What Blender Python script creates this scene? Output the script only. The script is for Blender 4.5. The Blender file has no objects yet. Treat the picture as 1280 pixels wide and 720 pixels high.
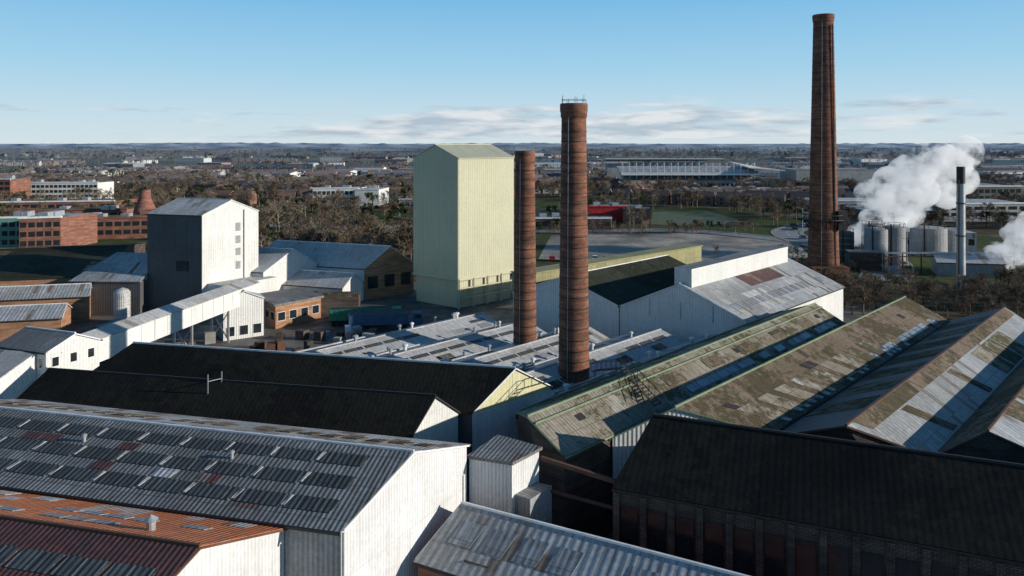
import bpy, math, random
from mathutils import Vector, noise
random.seed(7)
sc=bpy.context.scene
R=random.random
def U(a,b): return random.uniform(a,b)

# ------------------------------------------------------------------ materials
def newmat(name):
    m=bpy.data.materials.new(name); m.use_nodes=True
    nt=m.node_tree; return m,nt,nt.nodes['Principled BSDF']
def nd(nt,t,props=None,**ins):
    n=nt.nodes.new(t)
    if props:
        for k,v in props.items(): setattr(n,k,v)
    for k,v in ins.items():
        key=k.replace('_',' ')
        s=n.inputs[int(k[1:])] if (k[0]=='i' and k[1:].isdigit()) else n.inputs[key]
        if hasattr(v,'node') or isinstance(v,bpy.types.NodeSocket): nt.links.new(v,s)
        else:
            if isinstance(v,(tuple,list)) and len(v)==3 and s.type=='RGBA': v=(*v,1)
            s.default_value=v
    return n
def mix(nt,f,a,b,bt='MIX'):
    n=nt.nodes.new('ShaderNodeMixRGB'); n.blend_type=bt
    for i,v in enumerate((f,a,b)):
        if isinstance(v,bpy.types.NodeSocket): nt.links.new(v,n.inputs[i])
        else:
            if isinstance(v,(tuple,list)) and len(v)==3: v=(*v,1)
            n.inputs[i].default_value=v
    return n.outputs[0]
def rng(nt,v,a,b,c=0.,d=1.):
    n=nd(nt,'ShaderNodeMapRange',Value=v,From_Min=a,From_Max=b,To_Min=c,To_Max=d); return n.outputs[0]
def math_(nt,op,a,b=0.):
    n=nt.nodes.new('ShaderNodeMath'); n.operation=op
    for i,v in enumerate((a,b)):
        if isinstance(v,bpy.types.NodeSocket): nt.links.new(v,n.inputs[i])
        else: n.inputs[i].default_value=v
    return n.outputs[0]
def uvvec(nt):
    tc=nt.nodes.new('ShaderNodeTexCoord'); oi=nt.nodes.new('ShaderNodeObjectInfo')
    off=math_(nt,'MULTIPLY',oi.outputs['Random'],173.)
    v=nt.nodes.new('ShaderNodeVectorMath'); v.operation='ADD'
    nt.links.new(tc.outputs['UV'],v.inputs[0]); nt.links.new(off,v.inputs[1])
    return tc.outputs['UV'],v.outputs[0]
def scaled(nt,v,s):
    m=nd(nt,'ShaderNodeMapping',Vector=v,Scale=s); return m.outputs[0]

def sheet(name,c1,c2,stain=(.1,.08,.06),amt=.5,patch=None,pthr=.8,rib=.35,rough=.6,bump=.5,size=(1.1,2.6),metal=0.,lines=.55,streak=.5,spec=.3,grain=1.,moss=None,mamt=.8,ribc=.28):
    m,nt,b=newmat(name); uv,v=uvvec(nt)
    br=nd(nt,'ShaderNodeTexBrick',{'offset':0.0},Vector=v,Color1=c1,Color2=c2,Mortar=tuple(x*lines for x in c1),Scale=1.,Mortar_Size=.035,Bias=0.,Brick_Width=size[0],Row_Height=size[1])
    col=br.outputs[0]
    n1=nd(nt,'ShaderNodeTexNoise',Vector=v,Scale=.13,Detail=7.,Roughness=.65)
    f=rng(nt,n1.outputs[0],.42,.68,0,amt)
    if patch:
        b2=nd(nt,'ShaderNodeTexBrick',{'offset':0.0},Vector=v,Color1=(0,0,0),Color2=(1,1,1),Mortar=(0,0,0),Scale=1.,Mortar_Size=0.,Brick_Width=size[0],Row_Height=size[1])
        n3=nd(nt,'ShaderNodeTexNoise',Vector=v,Scale=.07,Detail=2.)
        a=math_(nt,'ADD',b2.outputs[0],rng(nt,n3.outputs[0],.35,.65,-.25,.25))
        col=mix(nt,rng(nt,a,pthr,pthr+.06),col,patch)
    col=mix(nt,f,col,stain)
    s=nd(nt,'ShaderNodeTexNoise',Vector=scaled(nt,v,(1.6,.14,1)),Scale=1.,Detail=5.,Roughness=.6)
    col=mix(nt,rng(nt,s.outputs[0],.48,.75,0,streak),col,stain)
    if moss:
        n5=nd(nt,'ShaderNodeTexNoise',Vector=v,Scale=.9,Detail=9.,Roughness=.75)
        n6=nd(nt,'ShaderNodeTexNoise',Vector=v,Scale=.09,Detail=3.)
        mm=math_(nt,'ADD',n5.outputs[0],rng(nt,n6.outputs[0],.35,.65,-.12,.12))
        col=mix(nt,rng(nt,mm,.47,.56,0,mamt),col,moss)
    n4=nd(nt,'ShaderNodeTexNoise',Vector=v,Scale=2.6,Detail=5.,Roughness=.7)
    col=mix(nt,grain,col,rng(nt,n4.outputs[0],.3,.7,.72,1.18),'MULTIPLY')
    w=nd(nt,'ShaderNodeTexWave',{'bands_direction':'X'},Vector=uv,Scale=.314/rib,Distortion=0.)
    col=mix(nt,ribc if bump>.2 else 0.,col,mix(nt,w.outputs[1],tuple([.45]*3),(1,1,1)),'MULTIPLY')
    bm=nd(nt,'ShaderNodeBump',Height=w.outputs[1],Strength=bump,Distance=.06)
    b3=nd(nt,'ShaderNodeBump',Height=n4.outputs[0],Strength=.35*grain,Distance=.05,Normal=bm.outputs[0])
    nt.links.new(b3.outputs[0],b.inputs['Normal'])
    nt.links.new(col,b.inputs['Base Color'])
    b.inputs['Roughness'].default_value=rough; b.inputs['Metallic'].default_value=metal
    b.inputs['Specular IOR Level'].default_value=spec
    return m
def brick(name,c1,c2,mortar=(.25,.22,.2),sc_=1.,soot=(.03,.025,.02),amt=.6):
    m,nt,b=newmat(name); uv,v=uvvec(nt)
    br=nd(nt,'ShaderNodeTexBrick',Vector=v,Color1=c1,Color2=c2,Mortar=mortar,Scale=sc_,Mortar_Size=.012,Brick_Width=.45,Row_Height=.15)
    n1=nd(nt,'ShaderNodeTexNoise',Vector=v,Scale=.35,Detail=8.,Roughness=.7)
    col=mix(nt,rng(nt,n1.outputs[0],.4,.7,0,amt),br.outputs[0],soot)
    n2=nd(nt,'ShaderNodeTexNoise',Vector=scaled(nt,v,(.25,2.2,1)),Scale=1.,Detail=4.)
    col=mix(nt,1.,col,rng(nt,n2.outputs[0],.3,.7,.6,1.25),'MULTIPLY')
    nt.links.new(col,b.inputs['Base Color']); b.inputs['Roughness'].default_value=.9
    b.inputs['Specular IOR Level'].default_value=.2
    bp=nd(nt,'ShaderNodeBump',Height=n1.outputs[0],Strength=.4,Distance=.08); nt.links.new(bp.outputs[0],b.inputs['Normal'])
    return m
def plain(name,c,rough=.6,metal=0.,var=.25,scale=.8,spec=.35):
    m,nt,b=newmat(name)
    tc=nt.nodes.new('ShaderNodeTexCoord')
    n=nd(nt,'ShaderNodeTexNoise',Vector=tc.outputs['Object'],Scale=scale,Detail=6.,Roughness=.65)
    col=mix(nt,1.,c,rng(nt,n.outputs[0],.3,.7,1-var,1+var),'MULTIPLY')
    nt.links.new(col,b.inputs['Base Color']); b.inputs['Roughness'].default_value=rough; b.inputs['Metallic'].default_value=metal
    b.inputs['Specular IOR Level'].default_value=spec
    return m
HAZE_TINT=(.29,.36,.45)
def painted_haze(nt,col,a=500.,b=7000.,mx=.9):  # aerial haze painted into the base colour by distance, no fog volume
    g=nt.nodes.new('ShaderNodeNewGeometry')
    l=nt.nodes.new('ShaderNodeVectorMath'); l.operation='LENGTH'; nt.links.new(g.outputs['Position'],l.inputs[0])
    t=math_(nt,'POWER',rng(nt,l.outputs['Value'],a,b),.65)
    return mix(nt,math_(nt,'MULTIPLY',t,mx),col,HAZE_TINT)

M={}
M['grey']=sheet('grey_cladding_roof',(.23,.235,.235),(.31,.315,.315),(.11,.095,.08),.6,patch=(.20,.11,.08),pthr=.97,size=(1.1,3.),rough=.6,moss=(.14,.13,.115),mamt=.4)
M['pale']=sheet('pale_patchwork_roof',(.55,.55,.53),(.42,.42,.4),(.18,.12,.09),.6,patch=(.24,.15,.11),pthr=.72,size=(1.3,2.2))
M['orange']=sheet('rust_orange_roof',(.78,.25,.08),(.66,.19,.06),(.34,.11,.05),.4,patch=(.58,.54,.5),pthr=.9,size=(1.3,1.6),moss=(.40,.14,.07),mamt=.35,streak=.3)
M['maroon']=sheet('dark_red_roof',(.19,.066,.056),(.14,.057,.053),(.09,.06,.055),.6,patch=(.29,.21,.19),pthr=.92,size=(1.1,2.),moss=(.08,.05,.05),mamt=.6,lines=.7)
M['whitewall']=sheet('white_cladding_wall',(.79,.79,.79),(.75,.75,.75),(.42,.40,.37),.33,rib=.3,size=(4.,5.),streak=.36,lines=.84,grain=.45)
M['whitewall2']=sheet('cream_white_wall',(.81,.80,.77),(.76,.76,.73),(.47,.45,.40),.33,rib=.4,size=(6.,6.),streak=.34,lines=.87,grain=.45)
M['greywall']=sheet('grey_cladding_wall',(.38,.39,.40),(.33,.34,.35),(.18,.17,.16),.5,rib=.35,size=(4.,4.),lines=.8)
M['darkwall']=sheet('dark_cladding_wall',(.12,.125,.13),(.10,.105,.11),(.06,.06,.06),.5,rib=.35,size=(3.,3.),lines=.8,grain=.6)
M['black']=sheet('black_felt_roof',(.017,.018,.018),(.021,.021,.020),(.009,.009,.009),.6,patch=(.034,.033,.031),pthr=1.15,rib=.5,bump=.1,size=(3.2,7.),rough=.97,lines=.95,spec=.04,moss=(.028,.028,.022),mamt=.7)
M['moss']=sheet('mossy_asbestos_roof',(.33,.29,.235),(.39,.35,.29),(.20,.17,.115),.6,patch=(.50,.48,.44),pthr=1.0,rib=.4,size=(1.,1.9),rough=.95,lines=.5,spec=.1,moss=(.085,.078,.038),mamt=.88)
M['moss2']=sheet('brown_asbestos_roof',(.28,.215,.165),(.225,.17,.13),(.15,.125,.075),.6,patch=(.075,.06,.05),pthr=.96,rib=.4,size=(1.,1.9),rough=.95,lines=.5,spec=.1,moss=(.08,.07,.038),mamt=.82)
M['skytint_glass']=sheet('patent_glazing_roof',(.34,.38,.43),(.47,.51,.54),(.12,.12,.11),.6,patch=(.08,.08,.08),pthr=.8,rib=.6,bump=.2,size=(.7,2.2),rough=.3,spec=.5,moss=(.12,.12,.10),mamt=.5)  # pale blue base colour stands in for sky reflected in the glazing
M['bluegrey']=sheet('blue_grey_roof',(.40,.43,.45),(.50,.52,.54),(.19,.17,.16),.5,patch=(.19,.14,.11),pthr=.95,rib=.6,size=(.8,4.),rough=.55,moss=(.24,.23,.20),mamt=.45)
M['light']=sheet('light_grey_roof',(.57,.575,.57),(.66,.66,.655),(.28,.26,.24),.5,patch=(.33,.3,.26),pthr=.97,rib=.4,size=(1.1,3.),rough=.6,moss=(.37,.35,.31),mamt=.35)
M['green']=sheet('green_glazed_roof',(.05,.058,.043),(.067,.077,.053),(.037,.037,.027),.6,rib=.5,size=(.8,3.),rough=.8,spec=.05,moss=(.03,.030,.018))
M['silo']=sheet('cream_green_cladding',(.60,.585,.41),(.58,.565,.395),(.44,.43,.30),.35,rib=.6,size=(40.,6.),streak=.35,lines=.92,grain=.35)
M['siloroof']=sheet('cream_green_roof',(.52,.53,.42),(.48,.49,.39),(.32,.32,.23),.4,rib=.5,size=(1.2,19.),grain=.4)
M['olive']=sheet('olive_cladding',(.38,.36,.17),(.32,.30,.145),(.18,.17,.10),.5,rib=.4,size=(3.,4.))
M['yellow']=sheet('yellow_cream_gable',(.70,.66,.40),(.65,.61,.37),(.42,.39,.25),.4,rib=.4,size=(3.,4.),bump=.2,grain=.5)
M['brickred']=brick('red_brick',(.34,.125,.08),(.25,.095,.06),amt=.45)
M['brickor']=brick('orange_brick',(.50,.25,.125),(.42,.21,.105),amt=.35)
M['brickdark']=brick('sooty_brick',(.10,.065,.05),(.07,.05,.04))
M['chim']=brick('chimney_brick',(.33,.135,.08),(.22,.09,.06),mortar=(.18,.11,.08),amt=.75)
M['iron']=plain('iron',(.035,.03,.028),.6)
M['rustiron']=plain('rusty_steel',(.12,.06,.04),.8)
M['steel']=plain('galvanised_steel',(.42,.43,.44),.45,.4)
M['white']=plain('white_paint',(.74,.74,.73),.5,var=.2)
M['greenpaint']=plain('green_gutter',(.20,.26,.15),.7)
M['glass']=plain('dark_window_glass',(.02,.025,.03),.12,var=.4,spec=.8)
M['sky_l']=sheet('dark_rooflight',(.075,.08,.082),(.12,.125,.125),(.035,.035,.03),.6,rib=.42,bump=.6,size=(.6,6.),rough=.6,spec=.25,lines=3.2,ribc=.6)
M['sky_b']=sheet('bluish_rooflight',(.28,.31,.35),(.42,.45,.48),(.13,.12,.11),.5,rib=.5,bump=.3,size=(.7,4.),rough=.5,spec=.4,moss=(.2,.17,.14),mamt=.5)
M['conc']=plain('concrete',(.26,.25,.23),.85,scale=.5)
M['redp']=plain('red_paint',(.45,.03,.03),.5)
M['truckgreen']=plain('green_paint',(.05,.22,.13),.5)
M['truckblue']=plain('blue_paint',(.06,.12,.20),.5)
M['rubber']=plain('rubber',(.02,.02,.02),.9)
M['teal']=plain('teal_glass',(.12,.27,.24),.15,spec=.8)

# ------------------------------------------------------------------ builder
class B:
    def __init__(s,name): s.name=name; s.parts={}
    def face(s,part,pts,mat):
        pts=[Vector(p) for p in pts]
        d=s.parts.setdefault(part,dict(v=[],f=[],uv=[],mi=[],mats=[]))
        if mat not in d['mats']: d['mats'].append(mat)
        e1=(pts[1]-pts[0]).normalized()
        n=Vector((0,0,0))
        for i in range(len(pts)):
            a=pts[i]-pts[0]; b=pts[(i+1)%len(pts)]-pts[0]; n+=a.cross(b)
        n.normalize(); e2=n.cross(e1)
        k=len(d['v']); d['v']+=pts; d['f'].append(tuple(range(k,k+len(pts))))
        off=Vector((pts[0].dot(e1),pts[0].dot(e2)))
        for p in pts: d['uv'].append(((p-pts[0]).dot(e1)+off.x,(p-pts[0]).dot(e2)+off.y))
        d['mi'].append(d['mats'].index(mat))
    def slab(s,part,q,th,mat):
        q=[Vector(p) for p in q]; n=(q[1]-q[0]).cross(q[2]-q[0]).normalized()
        lo=[p-n*th for p in q]
        s.face(part,q,mat); s.face(part,[lo[0],lo[3],lo[2],lo[1]],mat)
        for i in range(4):
            j=(i+1)%4; s.face(part,[lo[i],lo[j],q[j],q[i]],mat)
    def prism(s,part,poly,z0,z1,mat,top=None):
        n=len(poly)
        ar=sum(poly[i][0]*poly[(i+1)%n][1]-poly[(i+1)%n][0]*poly[i][1] for i in range(n))
        if ar<0: poly=poly[::-1]
        for i in range(n):
            a=poly[i]; b=poly[(i+1)%n]
            s.face(part,[(a[0],a[1],z0),(b[0],b[1],z0),(b[0],b[1],z1),(a[0],a[1],z1)],mat)
        s.face(part,[(p[0],p[1],z1) for p in poly],top or mat)
    def box(s,part,c,sz,ang,mat,top=None):
        ca,sa=math.cos(ang),math.sin(ang)
        pl=[(c[0]+ca*x-sa*y,c[1]+sa*x+ca*y) for x,y in ((-sz[0]/2,-sz[1]/2),(sz[0]/2,-sz[1]/2),(sz[0]/2,sz[1]/2),(-sz[0]/2,sz[1]/2))]
        s.prism(part,pl,c[2],c[2]+sz[2],mat,top)
        s.face(part,[(p[0],p[1],c[2]) for p in pl[::-1]],mat)
    def beam(s,part,a,b,w,mat):
        a=Vector(a);b=Vector(b);d=(b-a).normalized()
        up=Vector((0,0,1)) if abs(d.z)<.95 else Vector((1,0,0))
        x=d.cross(up).normalized()*w/2; y=x.cross(d).normalized()*w/2
        q=[a-x-y,a+x-y,a+x+y,a-x+y]; r=[p+(b-a) for p in q]
        for i in range(4):
            j=(i+1)%4; s.face(part,[q[i],q[j],r[j],r[i]],mat)
        s.face(part,q[::-1],mat); s.face(part,r,mat)
    def rev(s,part,cx,cy,prof,seg,mat,cap=True):
        for i in range(len(prof)-1):
            r0,z0=prof[i]; r1,z1=prof[i+1]
            for k in range(seg):
                a=2*math.pi*k/seg; b=2*math.pi*(k+1)/seg
                pts=[(cx+r0*math.cos(a),cy+r0*math.sin(a),z0),(cx+r0*math.cos(b),cy+r0*math.sin(b),z0),(cx+r1*math.cos(b),cy+r1*math.sin(b),z1),(cx+r1*math.cos(a),cy+r1*math.sin(a),z1)]
                if r1<.01: pts=pts[:3]
                d=s.parts.get(part); st=len(d['uv']) if d else 0
                s.face(part,pts,mat)
                d=s.parts[part]; rr=max(r0,r1)
                uvs=[(a*rr,z0),(b*rr,z0),(b*rr,z1),(a*rr,z1)][:len(pts)]
                for q in range(len(pts)): d['uv'][st+q]=uvs[q]
        if cap and prof[-1][0]>.01:
            r,z=prof[-1]; s.face(part,[(cx+r*math.cos(2*math.pi*k/seg),cy+r*math.sin(2*math.pi*k/seg),z) for k in range(seg)],mat)
    def done(s,smooth=()):
        e=bpy.data.objects.new(s.name,None); sc.collection.objects.link(e)
        for pn,d in s.parts.items():
            me=bpy.data.meshes.new(pn); me.from_pydata([tuple(v) for v in d['v']],[],d['f'])
            ul=me.uv_layers.new(name='UVMap')
            for i,uv in enumerate(d['uv']): ul.data[i].uv=uv
            for m in d['mats']: me.materials.append(M[m] if isinstance(m,str) else m)
            me.polygons.foreach_set('material_index',d['mi'])
            if pn in smooth:
                me.polygons.foreach_set('use_smooth',[True]*len(me.polygons))
            me.update()
            o=bpy.data.objects.new(pn,me); sc.collection.objects.link(o); o.parent=e
        return e

def SP(S,a,b):
    A,Bb,C,D=S
    t=A.lerp(Bb,a); u=D.lerp(C,a); return t.lerp(u,b)
def SN(S):
    n=(S[1]-S[0]).cross(S[3]-S[0]).normalized()
    return n if n.z>0 else -n
def panel(b,part,S,a0,a1,b0,b1,h,mat):
    n=SN(S)
    q=[SP(S,a0,b1)+n*h,SP(S,a1,b1)+n*h,SP(S,a1,b0)+n*h,SP(S,a0,b0)+n*h]
    if (q[1]-q[0]).cross(q[2]-q[0]).z<0: q=[q[1],q[0],q[3],q[2]]
    b.slab(part,q,h+.03,mat)
def row(b,part,S,a0,a1,b0,b1,n,gap,h,mat,endmat=None,skip=0.,jit=0.):
    w=(a1-a0)/n
    for i in range(n):
        if R()<skip: continue
        s=a0+i*w; j=U(-jit,jit)
        panel(b,part,S,s,s+w*(1-gap),b0+j,b1+j,h*U(.85,1.15),mat)
        if endmat: panel(b,part+'_ends',S,s+w*(1-gap)+w*gap*.25,s+w-w*gap*.25,b0+(b1-b0)*.05,b1-(b1-b0)*.15,h*1.3,endmat)

def gable(b,E1,Rg,E2,F1,FR,F2,ze,zr,wall,roof1,roof2,gab=None,gab2=None,wall2=None,zb=0,over=.3,ze2=None,cap='white',gutter='iron'):
    """E1,Rg,E2: plan points of one gable end; F*: other end. slopes 1 (E1 side) and 2 (E2 side)"""
    ze2=ze if ze2 is None else ze2
    v=lambda p,z:Vector((p[0],p[1],z))
    e1,r,e2=v(E1,ze),v(Rg,zr),v(E2,ze2); f1,fr,f2=v(F1,ze),v(FR,zr),v(F2,ze2)
    gab=gab or wall; gab2=gab2 or gab
    b.face('end_wall',[v(E1,zb),v(E2,zb),e2,r,e1],gab)
    b.face('end_wall_far',[v(F2,zb),v(F1,zb),f1,fr,f2],gab2)
    b.face('side_wall',[v(F1,zb),v(E1,zb),e1,f1],wall)
    b.face('side_wall_far',[v(E2,zb),v(F2,zb),f2,e2],wall2 or wall)
    ax=(fr-r).normalized()
    def slope(e,f,nm,mat):
        d=(e-r).normalized()*over; d2=(f-fr).normalized()*over
        A=r-ax*over*.6; Bq=fr+ax*over*.6; C=f+d2+ax*over*.6; D=e+d-ax*over*.6
        up=Vector((0,0,.14)); q=[D+up,C+up,Bq+up,A+up]
        if (q[1]-q[0]).cross(q[2]-q[0]).z<0: q=[q[1],q[0],q[3],q[2]]
        b.slab(nm,q,.12,mat)
        b.beam('gutters',D+Vector((0,0,.0)),C+Vector((0,0,.0)),.16,gutter)
        return [A+up,Bq+up,C+up,D+up]
    S1=slope(e1,f1,'roof_slope',roof1); S2=slope(e2,f2,'roof_slope_far',roof2)
    b.beam('ridge_cap',r-ax*over*.6+Vector((0,0,.16)),fr+ax*over*.6+Vector((0,0,.16)),.18,cap)
    for p in (e1,e2):
        b.beam('barge_boards',r-ax*over*.65+Vector((0,0,.04)),p-ax*over*.65+Vector((0,0,.04)),.12,cap)
    return S1,S2
def add2(p,q,k=1): return (p[0]+q[0]*k,p[1]+q[1]*k)
def windows(b,part,p0,p1,z0,z1,nx,nz,mat='glass',fx=.6,fz=.55,frame='white',out=.04):
    a=Vector((p0[0],p0[1],0)); c=Vector((p1[0],p1[1],0)); d=c-a; L=d.length; d.normalize(); n=Vector((d.y,-d.x,0))
    for i in range(nx):
        for j in range(nz):
            cw=L/nx; ch=(z1-z0)/nz; s=i*cw+cw*(1-fx)/2; t=z0+j*ch+ch*(1-fz)/2
            w=cw*fx; h=ch*fz
            def Q(x0,x1,y0,y1,o): return [a+d*x0+n*o+Vector((0,0,y0)),a+d*x1+n*o+Vector((0,0,y0)),a+d*x1+n*o+Vector((0,0,y1)),a+d*x0+n*o+Vector((0,0,y1))]
            if frame: b.slab(part+'_frames',Q(s-.08,s+w+.08,t-.08,t+h+.08,out),out+.02,frame)
            b.slab(part,Q(s,s+w,t,t+h,out+.02),.03,mat)

# ------------------------------------------------------------------ foreground sheds
b=B('corrugated_factory_shed')
E1,Rg,E2=(-10.6,46.1),(-7.1,52.6),(-3.6,59.0); D=(-42,10.3)
S1,S2=gable(b,E1,Rg,E2,add2(E1,D),add2(Rg,D),add2(E2,D),11,13.1,'greywall','grey','pale',gab='whitewall')
row(b,'rooflights',S1,.06,.99,.13,.27,11,.12,.05,'sky_l','light')
row(b,'rooflights',S1,.05,.98,.40,.55,11,.12,.05,'sky_l','light')
row(b,'rooflights',S1,.04,.97,.68,.83,11,.12,.05,'sky_l','light')
row(b,'replaced_sheets',S1,.02,.98,.29,.39,24,.1,.03,'maroon',skip=.72)
row(b,'replaced_sheets',S1,.02,.98,.56,.67,24,.1,.03,'maroon',skip=.8)
row(b,'replaced_sheets',S1,.02,.98,.56,.67,24,.1,.03,'light',skip=.85)
row(b,'far_rooflights',S2,.02,.98,.4,.6,22,.35,.06,'moss2',skip=.2)
for a in (.28,.57,.8):
    p=SP(S1,a,.34); b.rev('roof_vents',p.x,p.y,[(.12,p.z-.1),(.12,p.z+.4),(.2,p.z+.4),(.2,p.z+.5),(.0,p.z+.6)],10,'steel')
b.beam('downpipe',(-10.45,46.0,0),(-10.45,46.0,10.9),.14,'steel')
b.done()

b=B('rusty_roof_shed')
E2=(-14.4,47.0);Rg=(-17.1,40.4);E1=(-19.8,33.8); D=(-33,8.0)
S1,S2=gable(b,E1,Rg,E2,add2(E1,D),add2(Rg,D),add2(E2,D),10.6,13.0,'greywall','maroon','orange',gab='whitewall',cap='rustiron')
row(b,'rooflights',S2,.12,.98,.22,.33,17,.08,.05,'sky_b',skip=.3)
row(b,'roof_patches',S2,.03,.95,.48,.58,17,.15,.04,'sky_b',skip=.55)
row(b,'roof_patches',S2,.05,.95,.74,.9,17,.1,.03,'pale',skip=.85)
row(b,'near_rooflights',S1,.03,.98,.22,.38,11,.1,.05,'sky_l')
row(b,'near_rooflights',S1,.03,.98,.6,.75,11,.1,.05,'sky_l')
b.rev('ridge_vent',-21,43.3,[(.25,12.3),(.25,13.0),(.4,13.1),(.0,13.4)],12,'steel')
b.done()

b=B('cladded_annexe')
b.prism('walls',[(-3.4,59.3),(0,58.2),(2.2,60.9),(-1.2,63.2)],0,9.9,'whitewall')
b.prism('roof',[(-3.6,59.2),(0.05,57.9),(2.5,60.9),(-1.2,63.5)],9.9,10.15,'grey')
b.prism('lower_block',[(.05,58.6),(2.0,60.6),(3.2,60.0),(1.4,57.6)],0,7.4,'greywall','grey')
b.beam('pipe',(-.2,57.9,0),(-.2,57.9,9.8),.15,'steel')
b.beam('pipe',(2.4,61,9.2),(9,57.8,8.4),.3,'rustiron')
b.beam('pipe',(3,60,7.0),(8.2,58.2,6.4),.2,'rustiron')
b.done()

b=B('brick_workshop')
E1=(-6.5,51.5);Rg=(-3.6,55.3);E2=(-1.5,58.0); D=(22,-11.5)
S1,S2=gable(b,E1,Rg,E2,add2(E1,D),add2(Rg,D),add2(E2,D),6.1,8.1,'brickred','bluegrey','grey',gab='brickred')
row(b,'rooflights',S1,.05,.95,.25,.62,9,.3,.04,'sky_b',skip=.2)
windows(b,'windows',E1,add2(E1,D),1.5,5.5,10,1)
b.prism('chimney_stack',[(-3.3,50.6),(-1.6,49.8),(-1.2,50.6),(-2.9,51.4)],0,6.6,'brickdark')
b.done()

b=B('dark_brick_factory')
E1=(8.0,57.3);Rg=(12.1,62.6);E2=(14.6,66.2);D=(31,-12.7)
S1,S2=gable(b,E1,Rg,E2,add2(E1,D),add2(Rg,D),add2(E2,D),8.5,12.,'brickdark','black','black',gab='brickdark',cap='iron')
windows(b,'windows',E1,add2(E1,D),3.0,7.6,16,1,frame='iron',fz=.8)
for i in range(17):
    p=add2(E1,D,i/16); b.prism('piers',[(p[0]-.25,p[1]-.2),(p[0]+.2,p[1]-.38),(p[0]+.25,p[1]),(p[0]-.2,p[1]+.1)],0,8.2,'brickdark')
b.done()

# ------------------------------------------------------------------ black roofed sheds
b=B('black_roofed_shed')
E1=(-9.4,68.0);Rg=(-7.5,71.3);E2=(-5.4,74.5);D=(-42,8.4)
gable(b,E1,Rg,E2,add2(E1,D),add2(Rg,D),add2(E2,D),8,10.7,'darkwall','black','black',gab='whitewall2',cap='iron')
for x,y in ((-30.5,74.6),(-29.5,75.6)):
    b.beam('vent_pipe',(x,y,9.2),(x,y,11.8),.09,'steel')
b.beam('vent_pipe_link',(-30.5,74.6,11.1),(-29.5,75.6,11.1),.06,'steel')
b.done()
b=B('black_roofed_shed')
E1=(-4.0,74.7);Rg=(.2,78.5);E2=(4.3,82.4);D=(-45,9.8)
S1,S2=gable(b,E1,Rg,E2,add2(E1,D),add2(Rg,D),add2(E2,D),8,11.2,'darkwall','black','black',gab='yellow',cap='white')
n=Vector((.69,-.72,0))
b.slab('lower_cladding',[Vector((-4.0,74.7,0))+n*.08,Vector((4.3,82.4,0))+n*.08,Vector((4.3,82.4,7.7))+n*.08,Vector((-4,74.7,7.7))+n*.08],.06,'whitewall')
b.box('door_hood',(1.7,79.2,6.),(3,.5,.4),.75,'iron')
b.done()

# ------------------------------------------------------------------ multi-bay sheds on the diagonal grid
PX,PY=.72,-.69; DX,DY=.69,.72
def CT(c,t): return (c*PX+t*DX,c*PY+t*DY)
def bay(b,cl,cr,cR,tl,tr,tR,T,ze,zr,wall,r1,r2,gab=None,**k):
    return gable(b,CT(cl,tl),CT(cr,tr),CT(cR,tR),CT(cl,T),CT(cr,T),CT(cR,T),ze,zr,wall,r1,r2,gab=gab,**k)
b=B('low_works_roofs')
cs=[(-93,46,85),(-84,47,86),(-75,52,90),(-66,57,96),(-57,60,102)]
for i,(c,t0,t1) in enumerate(cs):
    S1,S2=bay(b,c,c+4.8,c+8.9,t0,t0,t0,t1,5.8,7.0,'whitewall','light',['light','light','light','light','moss2'][i],cap='light')
    row(b,'rooflights',S2,.04,.97,.30,.46,11,.12,.04,'sky_l',skip=.25)
    row(b,'roof_patches',S2,.03,.97,.6,.9,13,.1,.03,['bluegrey','moss2','bluegrey','moss2','light'][i],skip=.7)
    row(b,'rooflights',S1,.05,.95,.35,.55,9,.3,.05,'sky_l' if i%2 else 'green',skip=.35)
    for k in range(9):
        p=SP(S1,U(.05,.9),U(.1,.8)); r=U(.12,.25); b.rev('roof_vents',p.x,p.y,[(r,p.z-.1),(r,p.z+.6),(r*1.8,p.z+.65),(r*1.8,p.z+.85),(.0,p.z+1.)],8,random.choice(('white','steel')))
    b.beam('roof_pipe',SP(S1,.1,.5)+Vector((0,0,.3)),SP(S1,.5,.5)+Vector((0,0,.3)),.18,'steel')
b.done()

b=B('mossy_roof_shed')
S1,S2=bay(b,-49.5,-44,-39.9,52.5,48,48,111,9,11.1,'brickdark','moss','moss',gab='brickdark',cap='greenpaint',gutter='greenpaint')
b.beam('green_gutter',SP(S2,0,.22)+Vector((0,0,.12)),SP(S2,1,.22)+Vector((0,0,.12)),.14,'greenpaint')
b.beam('green_gutter',SP(S1,0,.8)+Vector((0,0,.12)),SP(S1,1,.8)+Vector((0,0,.12)),.16,'greenpaint')
row(b,'brown_sheets',S2,.30,.97,.3,.6,5,.6,.05,'moss2')
row(b,'rooflights',S2,.33,.99,.74,.93,20,.06,.05,'skytint_glass',skip=.18)
row(b,'dark_hole_panels',S2,.05,.95,.35,.5,40,.3,.035,'iron',skip=.88)  # dark slabs on the roof stand in for unlit holes
for o in (0,1.1):
    a=CT(-51,66+o); c2=CT(-39.5,61+o)
    A=Vector((a[0],a[1],9.6)); C=Vector((c2[0],c2[1],9.9)); Mm=(A+C)/2+Vector((0,0,1.9))
    for h in (0,.9):
        b.beam('stair_rail',A+Vector((0,0,h)),Mm+Vector((0,0,h)),.07,'iron'); b.beam('stair_rail',Mm+Vector((0,0,h)),C+Vector((0,0,h)),.07,'iron')
    for k in range(13):
        f=k/12; p=A.lerp(Mm,f*2) if f<.5 else Mm.lerp(C,f*2-1)
        b.beam('stair_posts',p,p+Vector((0,0,.9)),.05,'iron')
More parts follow.
